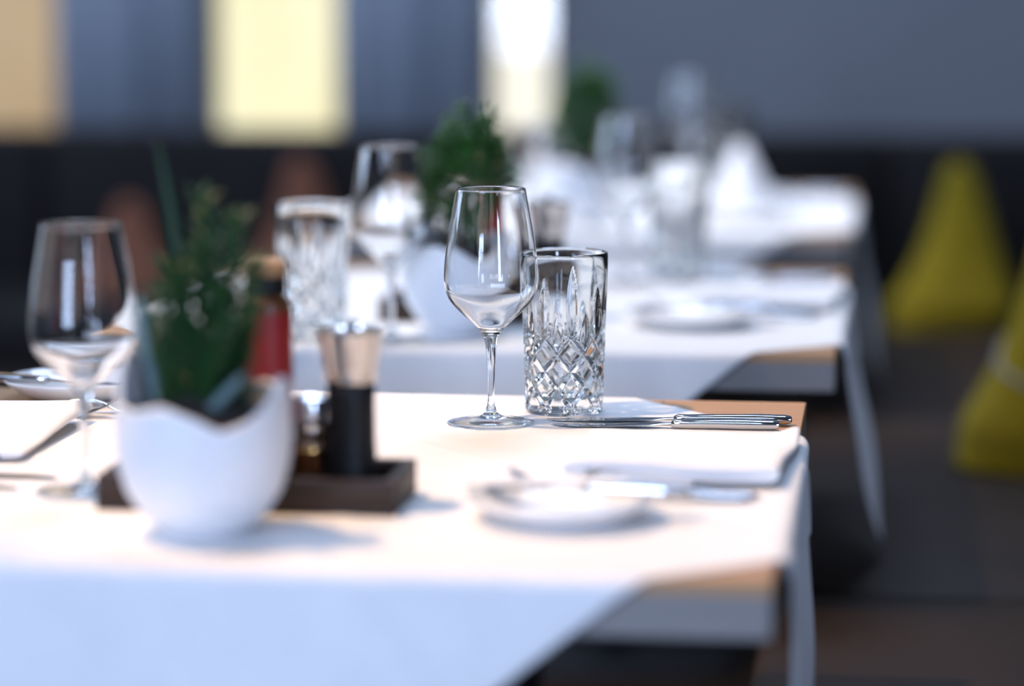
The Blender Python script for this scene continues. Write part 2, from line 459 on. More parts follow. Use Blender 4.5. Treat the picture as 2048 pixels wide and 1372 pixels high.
# ------------------------------------------------------------------ cushions
def cushion_mesh(w, d, h, seed):
    rnd = random.Random(seed)
    n, lv = 40, 40
    secs = []
    for k in range(lv + 1):
        t = k / lv
        z = h * t
        s = (1 - 0.87 * t) ** 1.05 * (1 - 0.20 * math.sin(PI * t)) + 0.03 * t
        s *= 0.80 + 0.20 * smooth01(t / 0.16)
        s *= math.sqrt(max(0.0, 1 - max(0.0, (t - 0.90) / 0.10) ** 2)) if t > 0.90 else 1.0
        s = max(s, 0.012)
        e = 3.6 - 1.2 * t
        lp = []
        for i in range(n):
            a = 2 * PI * i / n + PI / 4
            c, q = math.cos(a), math.sin(a)
            r = (abs(c) ** e + abs(q) ** e) ** (-1 / e)
            wob = 1 + 0.03 * math.sin(3 * a + 5 * t + seed)
            lp.append((w / 2 * s * r * c * wob + 0.02 * math.sin(t * 2.5), d / 2 * s * r * q * wob, z))
        secs.append(lp)
    return loft(secs)

def cushion(label, loc, w, d, h, mat, rz, tilt=(0, 0), seed=1, seam=True):
    t = thing('cushion', label, 'cushion', loc, rz, 'pointed cushions on the benches')
    t.rotation_euler = (tilt[0], tilt[1], rz)
    me = cushion_mesh(w, d, h, seed)
    link('cover', me, mat, t)
    if seam:
        n = 40
        vs = me.vertices
        pts = []
        for i in range(n):
            f = 13 + 3.0 * math.sin(2 * PI * i / n)
            k = int(f)
            p = Vector(vs[k * n + i].co).lerp(Vector(vs[(k + 1) * n + i].co), f - k)
            pts.append(p)
        link('piping', tube(pts + [pts[0]], 0.0045, 8), M['greyseam'], t)
    return t
cushion('mustard yellow pointed cushion at the far end of the brown bench', (0.118, 5.70, SEAT), 0.30, 0.26, 0.315, M['yellow'], 0.15, seed=2, seam=False)
cushion('mustard yellow pointed cushion cut off by the right edge of the picture', (0.205, 4.16, SEAT), 0.27, 0.26, 0.43, M['yellow'], -0.1, (0, 0.06), seed=5)
cushion('rust brown pointed cushion on the far bench, behind the cut-glass tumbler', (-1.21, 6.00, SEAT), 0.30, 0.24, 0.29, M['brownfab'], 0.1, seed=3, seam=False)
cushion('rust brown pointed cushion on the far bench, behind the spiky herb pot', (-1.57, 6.00, SEAT), 0.28, 0.24, 0.20, M['brownfab'], 0.2, seed=4, seam=False)

# ------------------------------------------------------------------ tables and cloths
def make_table():
    t = thing('table', 'x', 'table')
    n = 6; w = 2 * HT / n
    for i in range(n):
        a = -HT + i * w
        link('plank', box_mesh(a + .0002, a + w - .0002, -HT, HT, TZ - 0.012, TZ - 0.0012, 0.0008, 1), M['oak'], t, smooth=False)
    for (x0, x1, y0, y1) in ((-HT, HT, -HT, -HT + .02), (-HT, HT, HT - .02, HT), (-HT, -HT + .02, -HT + .02, HT - .02), (HT - .02, HT, -HT + .02, HT - .02)):
        link('edge_board', box_mesh(x0 + .0005, x1 - .0005, y0 + .0005, y1 - .0005, TZ - 0.0435, TZ - 0.0122, 0.001, 1), M['edge'], t, smooth=False)
    link('column', lathe([(0.0, 0.018), (0.045, 0.018), (0.045, 0.68), (0.0, 0.68)], 40), M['blackmetal'], t, sharp=40)
    link('top_plate', box_mesh(-0.2, 0.2, -0.2, 0.2, 0.68, TZ - 0.0122, 0.003), M['blackmetal'], t, sharp=40)
    link('foot_plate', box_mesh(-0.23, 0.23, -0.23, 0.23, 0.0, 0.018, 0.004), M['blackmetal'], t, sharp=40)
    return t
tab0 = make_table()
for i, (tx, ty) in enumerate(TABLES):
    o = tab0 if i == 0 else copy_tree(tab0)
    o.location = (tx, ty, 0)
    tag(o, '%s square oak table with a white cloth laid crosswise over it' % ['nearest', 'middle', 'farthest'][i], 'table', 'row of restaurant tables')

def cloth_mesh(flare):
    S, n = 0.93, 190
    PR = Vector((0.195 + 0.485, 2.315 - 2.440))      # right-hand corner, table frame
    a = math.radians(51)
    d1 = Vector((-math.cos(a), math.sin(a))); d2 = Vector((-math.sin(a), -math.cos(a)))
    r = 0.009
    vs, fs = [], []
    def bend(e, tpos, k):
        """distance e past the edge -> (outward, drop)"""
        L = r * PI / 2
        if e < L: return r * math.sin(e / r), r * (1 - math.cos(e / r))
        d = e - L
        out = r + flare * d ** 1.6 + d * 0.05 * math.sin(tpos * 17 + k)
        return out, r + d * 0.99
    for i in range(n + 1):
        for j in range(n + 1):
            u, v = S * i / n, S * j / n
            p = PR + d1 * u + d2 * v
            x, y, z = p.x, p.y, TZ
            cr = 0.0
            for c in (S / 3, 2 * S / 3):
                cr += 0.0015 * math.exp(-((u - c) / 0.006) ** 2) + 0.0015 * math.exp(-((v - c) / 0.006) ** 2)
            z += 0.0002 * math.sin(u * 21 + v * 9)
            ex, ey = abs(x) - HT, abs(y) - HT
            nx = ny = 0.0; nz = 1.0
            if ex > 0 and ex >= ey:
                o_, d_ = bend(ex, y, 1.0 if x > 0 else 3.0)
                sx = 1 if x > 0 else -1
                x = sx * (HT + o_); z -= d_
                g = smooth01(ex / 0.015); nx, nz = sx * g, 1 - g
            elif ey > 0:
                o_, d_ = bend(ey, x, 2.0 if y > 0 else 0.4)
                sy = 1 if y > 0 else -1
                y = sy * (HT + o_); z -= d_
                g = smooth01(ey / 0.015); ny, nz = sy * g, 1 - g
            vs.append((x + nx * cr * 2, y + ny * cr * 2, z + nz * cr * 0.6))
    for i in range(n):
        for j in range(n):
            q = i * (n + 1) + j
            fs.append((q, q + 1, q + n + 2, q + n + 1))
    me = mesh('cloth', vs, fs)
    up = sum(p.normal.z for p in me.polygons)
    if up < 0: me.flip_normals()
    return me
cmes = [cloth_mesh(0.10), cloth_mesh(0.50), cloth_mesh(0.45)]
for i, (tx, ty) in enumerate(TABLES):
    o = link('tablecloth', cmes[i], M['linen'])
    o.location = (tx, ty, 0)
    md = o.modifiers.new('thick', 'SOLIDIFY'); md.thickness = 0.0008; md.offset = -1
    tag(o, 'white linen cloth laid crosswise over the %s table, corners hanging down' % ORD[i], 'tablecloth', 'white tablecloths')

# ------------------------------------------------------------------ wine glass
S_ = 1 / 2210.0
def glass_parts():
    k = 0.455e-3
    bowl_o = spline([(0.0068, 0.0800), (0.0086, 0.0835), (0.0128, 0.0885), (0.0196, 0.0950), (0.0281, 0.1030), (0.0363, 0.1118), (0.0408, 0.1200), (0.0428, 0.1290),
                     (0.0431, 0.1370), (0.0421, 0.1510), (0.0398, 0.1690), (0.0365, 0.1890), (0.0318, 0.2148)], 6)
    rim = [(0.0316, 0.2157), (0.0311, 0.2160), (0.0307, 0.2156)]
    bowl_i = []
    P = [Vector(p) for p in bowl_o]
    for i in range(len(P)):
        t = (P[min(i + 1, len(P) - 1)] - P[max(i - 1, 0)]).normalized()
        nrm = Vector((-t.y, t.x))
        q = P[i] + nrm * (0.0010 + 0.0012 * smooth01((0.125 - P[i].y) / 0.03))
        bowl_i.append((q.x, q.y))
    bowl_i = [q for q in bowl_i if q[0] > 0.0125 and q[1] < 0.2150]
    low = bowl_i[0]
    inner_end = spline([low, (low[0] * 0.72, low[1] - 0.0034), (low[0] * 0.36, low[1] - 0.0050), (0.0, low[1] - 0.0055)], 4)
    prof = [tuple(p) for p in bowl_o] + rim + list(reversed(bowl_i)) + [tuple(p) for p in inner_end[1:]]
    prof[-1] = (0.0, prof[-1][1])
    bowl = lathe(prof, 128, 'bowl')
    stem = lathe([tuple(p) for p in spline([(0.0058, 0.0105), (0.0046, 0.0135), (0.00375, 0.0170), (0.0031, 0.0215), (0.0031, 0.0300), (0.0034, 0.0430), (0.0039, 0.0570), (0.0047, 0.0690), (0.0057, 0.0760), (0.0068, 0.0800)], 5)], 64, 'stem')
    foot_top = [tuple(p) for p in spline([(0.0402, 0.0016), (0.0368, 0.0022), (0.0280, 0.0031), (0.0190, 0.0046), (0.0120, 0.0066), (0.0080, 0.0086), (0.0058, 0.0105)], 6)]
    foot = lathe([(0.0, 0.0016), (0.0200, 0.0012), (0.0330, 0.0004), (0.0382, 0.0), (0.0399, 0.0003), (0.0405, 0.0009)] + foot_top, 128, 'foot')
    return bowl, stem, foot
GB, GS, GF = glass_parts()
GF.materials.append(M['thin_glass']); GF.materials.append(M['glass'])
for p in GF.polygons:                                # thick rim and thick middle of the foot bend light, the thin disc hardly does
    r = math.hypot(p.center.x, p.center.y)
    p.material_index = 1 if (r > 0.0360 or r < 0.0135) else 0
def wine_glass(loc, label, rz=0.0, s=1.0):
    t = thing('wine_glass', label, 'wine glass', loc, rz, 'stemmed wine glasses')
    t.scale = (s, s, s)
    link('bowl', GB, M['glass'], t); link('stem', GS, M['glass'], t); link('foot', GF, None, t)
    return t
wg = wine_glass((-0.3578, 2.679, TZ), 'sharp stemmed wine glass in front of the cut-glass tumbler on the nearest table')
# fill mark etched on the far side of the bowl
def etched():
    vs, fs = [], []
    R = 0.04335
    def quad(a0, a1, z0, z1):
        b = len(vs)
        for (a, z) in ((a0, z0), (a1, z0), (a1, z1), (a0, z1)):
            rr = R - max(0, (z - 0.138)) * 0.075
            vs.append((rr * math.sin(a), -rr * math.cos(a), z))
        fs.append((b, b + 1, b + 2, b + 3))
    z0 = 0.1385
    quad(0.10, 0.33, z0 - .0003, z0 + 0.0001)
    for a, w, h in ((0.12, .022, .0036), (0.165, .014, .0026), (0.20, .014, .0022), (0.235, .030, .0034), (0.275, .030, .0030)):
        quad(a, a + w, z0 + .0004, z0 + .0004 + h)
    for q in range(3):
        quad(0.50 + q * .012, 0.508 + q * .012, z0 + .0006 + .0006 * (q % 2), z0 + .0022 + .0004 * (q % 2))
    return mesh('mark', vs, fs)
link('etched_mark', etched(), M['etch'], wg, smooth=False)
wine_glass((-0.634, 2.294, TZ), 'blurred wine glass at the left of the nearest table, beside the white egg-shaped pot')
wine_glass((-0.337, 3.85, TZ), 'wine glass on the right of the middle table')
wine_glass((-0.5435, 3.235, TZ), 'wine glass on the left of the middle table, near its front edge')
wine_glass((-0.343, 5.165, TZ), 'wine glass on the right of the farthest table')

# ------------------------------------------------------------------ cut glass tumbler
def tumbler_mesh():
    sub = 16
    cells = 9
    n = cells * 2 * sub
    Hh, hb, z0 = 0.151, 0.0153, 0.0112
    dz = hb / sub
    rows = []
    z = z0 - math.floor((z0 - 0.0035) / dz) * dz
    while z < Hh - 0.0022:
        rows.append(z); z += dz
    def R(z): return 0.0367 + 0.0035 * smooth01(z / 0.15) + 0.0004 * (z / 0.15)
    def depth(a, z):
        """a in half cells; cut depth in metres"""
        b = (z - z0) / hb
        dep = 0.0
        width = 2 * PI * R(z) / (2 * cells)      # metres per half cell
        m = width * hb / math.hypot(width, hb)
        top = 0.078
        if b > -1.0:
            for q in (a + b, a - b):
                d = abs((q / 2.0 - round(q / 2.0)) * 2.0) * m
                g = 0.0023 * max(0.0, 1 - d / 0.0035)
                fade = smooth01((top - z) / 0.006) * smooth01((z - 0.0045) / 0.004)
                dep = max(dep, g * fade)
        # upright leaf cuts
        ia = round(a)
        da = (a - ia) * width
        par = ia % 2
        if par == 0:
            k3 = (ia // 2) % 3
            lo, hi, w = 0.0735, (0.141 if k3 == 0 else 0.121), 0.0052
        else:
            lo, hi, w = 0.0600, 0.0985, 0.0048
        if lo < z < hi:
            t = (z - lo) / (hi - lo)
            t = t ** 0.85
            hw = w * math.sin(PI * t) ** 0.8
            if abs(da) < hw:
                dep = max(dep, 0.0021 * math.sin(PI * t) ** 0.6 * (1 - abs(da) / hw) ** 0.85)
        # star cuts under the bottom edge
        if z < 0.012:
            ia2 = round(a)
            if ia2 % 2 == 0:
                hw = 0.0042 * smooth01((0.013 - z) / 0.010)
                d = abs(a - ia2) * width
                if d < hw: dep = max(dep, 0.0010 * (1 - d / hw))
        return dep
    vs, fs, rings = [], [], []
    def ring(fn):
        b = len(vs)
        for i in range(n):
            a = i / sub
            th = 2 * PI * i / n
            r, zz = fn(a)
            vs.append((r * math.cos(th), r * math.sin(th), zz))
        rings.append(b)
    # underside
    c0 = len(vs); vs.append((0, 0, 0.0018))
    ring(lambda a: (0.0250, 0.0014)); ring(lambda a: (0.0287, 0.0)); ring(lambda a: (0.0332, 0.0)); ring(lambda a: (0.0352, 0.0009))
    for z in rows: ring(lambda a, z=z: (R(z) - depth(a, z), z))
    ring(lambda a: (R(Hh) - 0.0001, Hh - 0.0014)); ring(lambda a: (R(Hh) - 0.0006, Hh - 0.0004)); ring(lambda a: (R(Hh) - 0.0013, Hh))
    ring(lambda a: (R(Hh) - 0.0021, Hh - 0.0004)); ring(lambda a: (R(Hh) - 0.0026, Hh - 0.0016))
    for z in (0.13, 0.11, 0.09, 0.07, 0.05, 0.035, 0.024): ring(lambda a, z=z: (R(z) - 0.0026 - 0.0032 * smooth01((0.13 - z) / 0.06), z))
    ring(lambda a: (0.0304, 0.0185)); ring(lambda a: (0.0268, 0.0152)); ring(lambda a: (0.0190, 0.0136)); ring(lambda a: (0.0090, 0.0131))
    c1 = len(vs); vs.append((0, 0, 0.0130))
    for i in range(n): fs.append((c0, rings[0] + (i + 1) % n, rings[0] + i))
    for a, b in zip(rings, rings[1:]):
        for i in range(n):
            j = (i + 1) % n
            fs.append((a + i, a + j, b + j, b + i))
    for i in range(n): fs.append((c1, rings[-1] + i, rings[-1] + (i + 1) % n))
    return mesh('tumbler', vs, fs)
TUM = tumbler_mesh()
tum_count = [0]
def tumbler(loc, label, rz):
    o = link('tumbler', TUM, M['crystal'], sharp=24)
    o.location = loc; o.rotation_euler = (0, 0, rz)
    tag(o, label, 'tumbler', 'cut-glass tumblers')
    return o
# a cut with index 0 faces the camera, a little to the right of the axis
view = math.atan2(-2.758, 0.299)
tumbler((-0.299, 2.758, TZ), 'sharp cut-glass tumbler with diamond and leaf cuts on the nearest table', view + math.radians(10))
tumbler((-0.633, 3.245, TZ), 'cut-glass tumbler on the left of the middle table, behind the red-labelled bottle', 0.3)
tumbler((-0.275, 3.932, TZ), 'cut-glass tumbler on the right of the middle table', 1.0)
tumbler((-0.282, 5.262, TZ), 'cut-glass tumbler on the right of the farthest table', 0.7)
tumbler((-0.548, 4.735, TZ), 'cut-glass tumbler on the left of the farthest table', 0.2)

# ------------------------------------------------------------------ plates
plate_me = lathe([(0.0, 0.0022), (0.030, 0.0020), (0.040, 0.0), (0.0440, 0.0004), (0.0500, 0.0028), (0.0600, 0.0075), (0.0700, 0.0150), (0.0730, 0.0180), (0.0735, 0.0192), (0.0728, 0.0198), (0.0715, 0.0192),
                  (0.0675, 0.0160), (0.0580, 0.0100), (0.0480, 0.0064), (0.0420, 0.0054), (0.030, 0.0050), (0.0, 0.0048)], 96)
def plate(loc, label):
    o = link('bread_plate', plate_me, M['porcelain'])
    o.location = loc
    return tag(o, label, 'plate', 'small bread plates')

# ------------------------------------------------------------------ cutlery
def rrect(hw, hh, s=12, e=3.0):
    out = []
    for i in range(s):
        a = 2 * PI * (i + 0.5) / s
        c, q = math.cos(a), math.sin(a)
        r = (abs(c) ** e + abs(q) ** e) ** (-1 / e)
        out.append((hw * r * c, hh * r * q))
    return out

def bar(stations, s=14, e=3.0):
    """stations: (x, half width in y, half thickness in z, y centre, z centre)"""
    secs = []
    for (x, hw, hh, yc, zc) in stations:
        secs.append([(x, yc + a, zc + b) for a, b in rrect(hw, hh, s, e)])
    return loft(secs)

def knife_meshes(L, hl, bw):
    """handle end at x = L, blade tip at x = 0, lying flat"""
    bl = L - hl
    h = bar([(L, .0040, .0016, 0, .0046), (L - .001, .0062, .0030, 0, .0046), (L - .006, .0074, .0040, 0, .0046), (L - .03, .0074, .0044, 0, .0046), (L - hl * .6, .0062, .0040, 0, .0044), (bl + .012, .0056, .0036, 0, .0040), (bl + .004, .0060, .0038, 0, .0040), (bl, .0046, .0024, 0, .0036)], 20, 5.0)
    b = bar([(bl + .002, .0040, .0016, 0, .0036), (bl - .010, .0046, .0011, 0, .0034), (bl - .020, bw * .40, .0009, -.001, .0032), (bl - .034, bw * .5, .0008, -.0018, .0030), (bl * .5, bw * .5, .0007, -.0018, .0022),
             (bl * .2, bw * .48, .0006, -.0015, .0014), (.008, bw * .36, .0005, .0008, .0010), (.002, bw * .2, .0004, .0028, .0008), (0, bw * .06, .0003, .0040, .0007)], e=2.4)
    return h, b
K1 = knife_meshes(0.226, 0.108, 0.0205)
K2 = knife_meshes(0.208, 0.098, 0.0185)
K3 = knife_meshes(0.178, 0.085, 0.0170)
def knife(loc, rz, label, KM=K1, tilt=0.0, roll=0.0, group='table knives', name='table_knife'):
    t = thing(name, label, 'knife', loc, rz, group)
    t.rotation_euler = (roll, tilt, rz)
    link('handle', KM[0], M['steel'], t, sharp=50); link('blade', KM[1], M['steel'], t, sharp=50)
    return t

def fork_meshes(L=0.200):
    """tines tip at x = 0, handle end at x = L"""
    def zc(x):
        t = x / L
        pts = [(0.0, .0185), (.06, .0125), (.14, .0060), (.22, .0028), (.28, .0035), (.36, .0090), (.43, .0120), (.52, .0108), (.68, .0062), (.85, .0032), (1.0, .0030)]
        for (a, za), (b, zb) in zip(pts, pts[1:]):
            if a <= t <= b:
                k = (t - a) / (b - a); return za + (zb - za) * smooth01(k) * .5 + (zb - za) * k * .5
        return .003
    st = []
    for x, w, h in ((.040, .0104, .0008), (.046, .0118, .0010), (.054, .0116, .0012), (.062, .0088, .0014), (.070, .0050, .0018), (.080, .0035, .0020), (.095, .0032, .0020), (.115, .0042, .0019), (.14, .0058, .0018), (.165, .0074, .0018), (.185, .0082, .0018), (.195, .0072, .0016), (.1985, .0048, .0013), (.200, .0020, .0009)):
        st.append((x, w, h, 0, zc(x)))
    body = bar(st)
    tines = []
    for y in (-.0088, -.0029, .0029, .0088):
        s2 = []
        for k in range(8):
            x = 0.044 * k / 7
            s2.append((x, .0019 - .0011 * (1 - k / 7) ** 2, .0008 + .0003 * k / 7, y * (0.92 + .08 * k / 7), zc(x)))
        tines.append(bar(s2, 10))
    return body, tines
FK = fork_meshes()
def fork(loc, rz, label, s=1.0):
    t = thing('table_fork', label, 'fork', loc, rz, 'table forks')
    t.scale = (s, s, s)
    link('handle', FK[0], M['steel'], t, sharp=50)
    for m in FK[1]: link('tine', m, M['steel'], t, sharp=50)
    return t

# ------------------------------------------------------------------ napkins
def napkin_mesh():
    path = spline([(.092, .0031), (.060, .0030), (.034, .0030), (.020, .0036), (.0165, .0060), (.020, .0084), (.040, .0090), (.090, .0090), (.140, .0088), (.156, .0092), (.1600, .0120), (.156, .0146), (.135, .0150),
                   (.090, .0150), (.040, .0154), (.008, .0168), (-.006, .0164), (-.010, .0140), (-.006, .0120), (.006, .0112)], 5)
    th, D, ny = 0.0027, 0.225, 26
    P = [Vector(p) for p in path]
    nrm = []
    for i in range(len(P)):
        t = (P[min(i + 1, len(P) - 1)] - P[max(i - 1, 0)]).normalized()
        nrm.append(Vector((-t.y, t.x)))
    loop = [P[i] + nrm[i] * th for i in range(len(P))] + [P[i] - nrm[i] * th for i in reversed(range(len(P)))]
    secs = []
    for k in range(ny + 1):
        y = D * k / ny
        lp = []
        for p in loop:
            x, z = p.x, max(p.y, 0.0003)
            hz = z / 0.019
            flat = 1 - 0.52 * smooth01((y - .03) / .16)
            z *= flat
            lift = 0.009 * smooth01((x - .135) / .035) * smooth01((y - .16) / .06) * hz
            lift += 0.0012 * math.sin(x * 38 + y * 9) * hz
            x2 = x + 0.010 * smooth01((y - .04) / .18) * smooth01(x / .15) + 0.003 * math.sin(y * 14) * hz
            lp.append((x2 - 0.08, y - D / 2 + 0.004 * hz * math.sin(x * 45), z + lift))
        secs.append(lp)
    return loft(secs)
NAP = napkin_mesh()
def napkin(loc, rz, label):
    o = link('napkin', NAP, M['napkin'], sharp=50)
    o.location = loc; o.rotation_euler = (0, 0, rz)
    return tag(o, label, 'napkin', 'folded white napkins')

# ------------------------------------------------------------------ place settings
SIDE = {0: 'nearest', 1: 'middle', 2: 'farthest'}
# right-hand setting, offsets in the nearest table's coordinates
for i, (tx, ty) in enumerate(TABLES):
    dx, dy = tx - TABLES[0][0], ty - TABLES[0][1]
    T = SIDE[i] + ' table'
    plate((-0.243 + dx, 2.232 + dy, TZ), 'small white bread plate at the right-hand place of the %s' % T)
    knife((-0.3225 + dx, 2.2650 + dy, TZ + 0.0165), math.radians(-8), 'butter knife lying across the right-hand bread plate of the %s' % T, K3, 0.0, 0, 'butter knives', 'butter_knife')
    fork((-0.298 + dx, 2.338 + dy, TZ), math.radians(-1.0), 'fork in front of the napkin at the right of the %s' % T)
    if i < 2:
        fork((-0.290 + dx, 2.312 + dy, TZ), math.radians(2.0), 'fork half hidden behind the right-hand bread plate of the %s' % T, 0.93)
    knife((-0.310 + dx, 2.704 + dy, TZ), math.radians(0.5), 'long table knife just in front of the tumbler on the %s' % T, K1)
    if i < 2:
        knife((-0.302 + dx, 2.673 + dy, TZ), math.radians(0.5), 'shorter table knife between napkin and long knife on the %s' % T, K2)
    if i < 2: napkin((-0.166 + dx, 2.486 + dy, TZ), 0, 'folded white napkin at the right-hand place of the %s' % T)
# left-hand setting of the nearest table, turned round
plate((-0.775, 2.790, TZ), 'small white bread plate at the back left of the nearest table')
knife((-0.705, 2.752, TZ + 0.0165), math.radians(180 - 6), 'butter knife lying across the back left bread plate', K3, 0, 0, 'butter knives', 'butter_knife')
fork((-0.700, 2.668, TZ), math.radians(180 - 4), 'fork beside the left-hand napkin, its tines in full view')
fork((-0.655, 2.700, TZ), math.radians(180 + 3), 'fork crossing behind the other fork at the left of the nearest table')
napkin((-0.815, 2.530, TZ), PI, 'folded white napkin cut off by the left edge of the picture')
knife((-0.672, 2.352, TZ), math.radians(180 + 1), 'table knife behind the blurred wine glass at the left', K1)
knife((-0.690, 2.302, TZ), math.radians(180 + 1), 'table knife before the blurred wine glass at the left edge', K2)

# upright folded napkins on the farthest table
def cone_napkin(loc, rz, label):
    secs, n = [], 36
    for k in range(15):
        t = k / 14
        lp = []
        for i in range(n):
            a = 2 * PI * i / n
            r = (0.050 - 0.042 * t ** 1.2) * (1 + 0.16 * (1 - t) * math.cos(3 * a) + 0.05 * math.sin(7 * a))
            lp.append((r * math.cos(a), 0.72 * r * math.sin(a), 0.105 * t))
        secs.append(lp)
    o = link('standing_napkin', loft(secs), M['napkin'], sharp=60)
    o.location = loc; o.rotation_euler = (0, 0, rz)
    return tag(o, label, 'napkin', 'napkins folded upright')
cone_napkin((-0.245, 5.02, TZ), 0.3, 'white napkin folded upright at the right of the farthest table')
cone_napkin((-0.585, 4.95, TZ), 1.1, 'white napkin folded upright at the left of the farthest table')

# ------------------------------------------------------------------ egg-shell pots with herbs
def egg_pot_mesh(seed):
    rnd = random.Random(seed)
    n, lv = 120, 34
    Hh, Rm = 0.150, 0.0655
    ph = [rnd.uniform(0, 2 * PI) for _ in range(4)]
    def rad(z):
        t = z / Hh
        pts = [(0, .026), (.03, .034), (.10, .0465), (.22, .0580), (.36, .0640), (.50, .0662), (.65, .0656), (.80, .0630), (.92, .0595), (1.1, .0540)]
        for (a, ra), (b, rb) in zip(pts, pts[1:]):
            if a <= t <= b: return ra + (rb - ra) * (t - a) / (b - a)
        return .054
    def top(a):
        """height of the broken rim; a = 0 faces the camera, positive to the right"""
        a = (a + PI) % (2 * PI) - PI
        base = 0.112 - 0.022 * math.cos(a)
        keys = [(-PI, .106), (-2.6, .112), (-2.35, .158), (-2.1, .108), (-1.75, .138), (-1.35, .132), (-1.08, .100), (-.70, .097), (-.25, .103), (.12, .095), (.42, .085), (.72, .090), (1.05, .102), (1.40, .119), (1.75, .114), (2.0, .102), (2.5, .108), (2.8, .104), (PI, .106)]
        for (p, hp), (q, hq) in zip(keys, keys[1:]):
            if p <= a <= q: return hp + (hq - hp) * (a - p) / (q - p)
        return base
    vs, fs = [], []
    rings = []
    def ring(f):
        b = len(vs)
        for i in range(n):
            th = 2 * PI * i / n
            r, z = f(th)
            vs.append((r * math.sin(th), -r * math.cos(th), z))
        rings.append(b)
    c0 = len(vs); vs.append((0, 0, 0.001))
    ring(lambda a: (0.024, 0.0005)); ring(lambda a: (0.028, 0.0))
    for k in range(1, lv + 1):
        ring(lambda a, k=k: (rad(top(a) * k / lv), top(a) * k / lv))
    ring(lambda a: (rad(top(a)) - 0.002, top(a) + 0.001))
    for k in range(lv, 2, -2):
        ring(lambda a, k=k: (rad(top(a) * k / lv) - 0.004, top(a) * k / lv))
    ring(lambda a: (0.020, 0.008))
    c1 = len(vs); vs.append((0, 0, 0.008))
    for i in range(n): fs.append((c0, rings[0] + i, rings[0] + (i + 1) % n))
    for a, b in zip(rings, rings[1:]):
        for i in range(n):
            j = (i + 1) % n
            fs.append((a + i, b + i, b + j, a + j))
    for i in range(n): fs.append((c1, rings[-1] + (i + 1) % n, rings[-1] + i))
    return fix_normals(mesh('egg_pot', vs, fs))
POT = egg_pot_mesh(1)
soil_me = lathe([(0.0, 0.108), (0.015, 0.107), (0.03, 0.101), (0.045, 0.090), (0.0580, 0.082), (0.0605, 0.078), (0.0600, 0.070), (0.0, 0.070)], 40)

def needle(vs, fs, p, d, ln, w):
    d = d.normalized()
    a = d.cross(Vector((0, 0, 1)))
    if a.length < 1e-3: a = Vector((1, 0, 0))
    a.normalize(); b = d.cross(a)
    k = len(vs)
    mid = p + d * ln * 0.45
    vs += [p, mid + a * w, mid + b * w * .45, mid - a * w, mid - b * w * .45, p + d * ln]
    fs += [(k, k + 1, k + 2), (k, k + 2, k + 3), (k, k + 3, k + 4), (k, k + 4, k + 1), (k + 5, k + 2, k + 1), (k + 5, k + 3, k + 2), (k + 5, k + 4, k + 3), (k + 5, k + 1, k + 4)]

def sprig(t, base, tip, seed, mat, dens=26, ln=0.016, w=0.0016):
    rnd = random.Random(seed)
    base, tip = Vector(base), Vector(tip)
    mid = (base + tip) / 2 + Vector((rnd.uniform(-.008, .008), rnd.uniform(-.008, .008), 0))
    path = spline([base, mid, tip], 8)
    st = link('stalk', tube(path, [0.0016 - 0.0009 * i / (len(path) - 1) for i in range(len(path))], 6), M['stem'], t)
    vs, fs = [], []
    n = int((tip - base).length / 0.01 * dens / 4)
    for k in range(n):
        s = 0.12 + 0.88 * k / n
        p = path[min(len(path) - 1, int(s * (len(path) - 1)))]
        if int(s * (len(path) - 1)) < len(path) - 1:
            f = s * (len(path) - 1) % 1
            p = p.lerp(path[int(s * (len(path) - 1)) + 1], f)
        a = k * 2.399
        d = Vector((math.cos(a), math.sin(a), rnd.uniform(0.5, 1.3)))
        needle(vs, fs, p, d, ln * rnd.uniform(.7, 1.15), w)
    o = link('needles', mesh('needles', vs, fs), mat, st, smooth=False)
    o['kind'] = 'stuff'

def blade_leaf(t, path, w, mat):
    P = spline(path, 6)
    n = len(P)
    secs = []
    for i, p in enumerate(P):
        s = i / (n - 1)
        hw = w * (math.sin(PI * (0.12 + 0.86 * s))) ** 0.8
        d = (P[min(i + 1, n - 1)] - P[max(i - 1, 0)]).normalized()
        a = Vector((1, 0.25, 0)); a = (a - d * a.dot(d)).normalized(); b = d.cross(a)
        secs.append([p + a * hw, p + b * 0.0008 + a * hw * .3, p - b * hw * .12 + b * .0006, p + b * 0.0008 - a * hw * .3, p - a * hw, p - b * .0006 - b * hw * .12])
    link('leaf', loft(secs), mat, t)

def herb_pot(loc, label):
    t = thing('potted_herb', label, 'potted plant', loc, 0)
    link('pot', POT, M['eggshell'], t, sharp=60); link('soil', soil_me, M['soil'], t)
    for k, (b, q) in enumerate([((-.002, .005, .08), (.0, .003, .250)), ((.022, .0, .08), (.027, .0, .236)), ((-.004, -.01, .08), (-.022, -.006, .200)), ((.02, .01, .08), (.012, .010, .190)),
                                ((-.02, .012, .08), (-.034, .016, .178)), ((.024, -.006, .08), (.040, -.010, .172)), ((.0, .016, .08), (-.008, .03, .205)), ((.006, -.012, .08), (.018, -.02, .180)), ((-.012, -.004, .08), (-.012, -.018, .186)), ((.018, .014, .08), (.036, .022, .20)),
                                ((-.02, -.006, .08), (-.030, -.022, .165)), ((.012, -.016, .08), (.030, -.030, .160)), ((.004, .0, .08), (.004, -.010, .215))]):
        sprig(t, b, q, 20 + k, M['leaf'], 34, 0.018 if k < 2 else 0.020, 0.0026)
    blade_leaf(t, [(-.010, .004, .08), (-.014, .004, .16), (-.022, .004, .235), (-.033, .006, .292)], 0.0048, M['leafdark'])
    blade_leaf(t, [(-.034, .012, .085), (-.046, .018, .13), (-.052, .022, .175)], 0.0085, M['leafblue'])
    blade_leaf(t, [(.004, -.024, .088), (.022, -.034, .105), (.040, -.040, .126)], 0.0062, M['leafblue'])
    return t
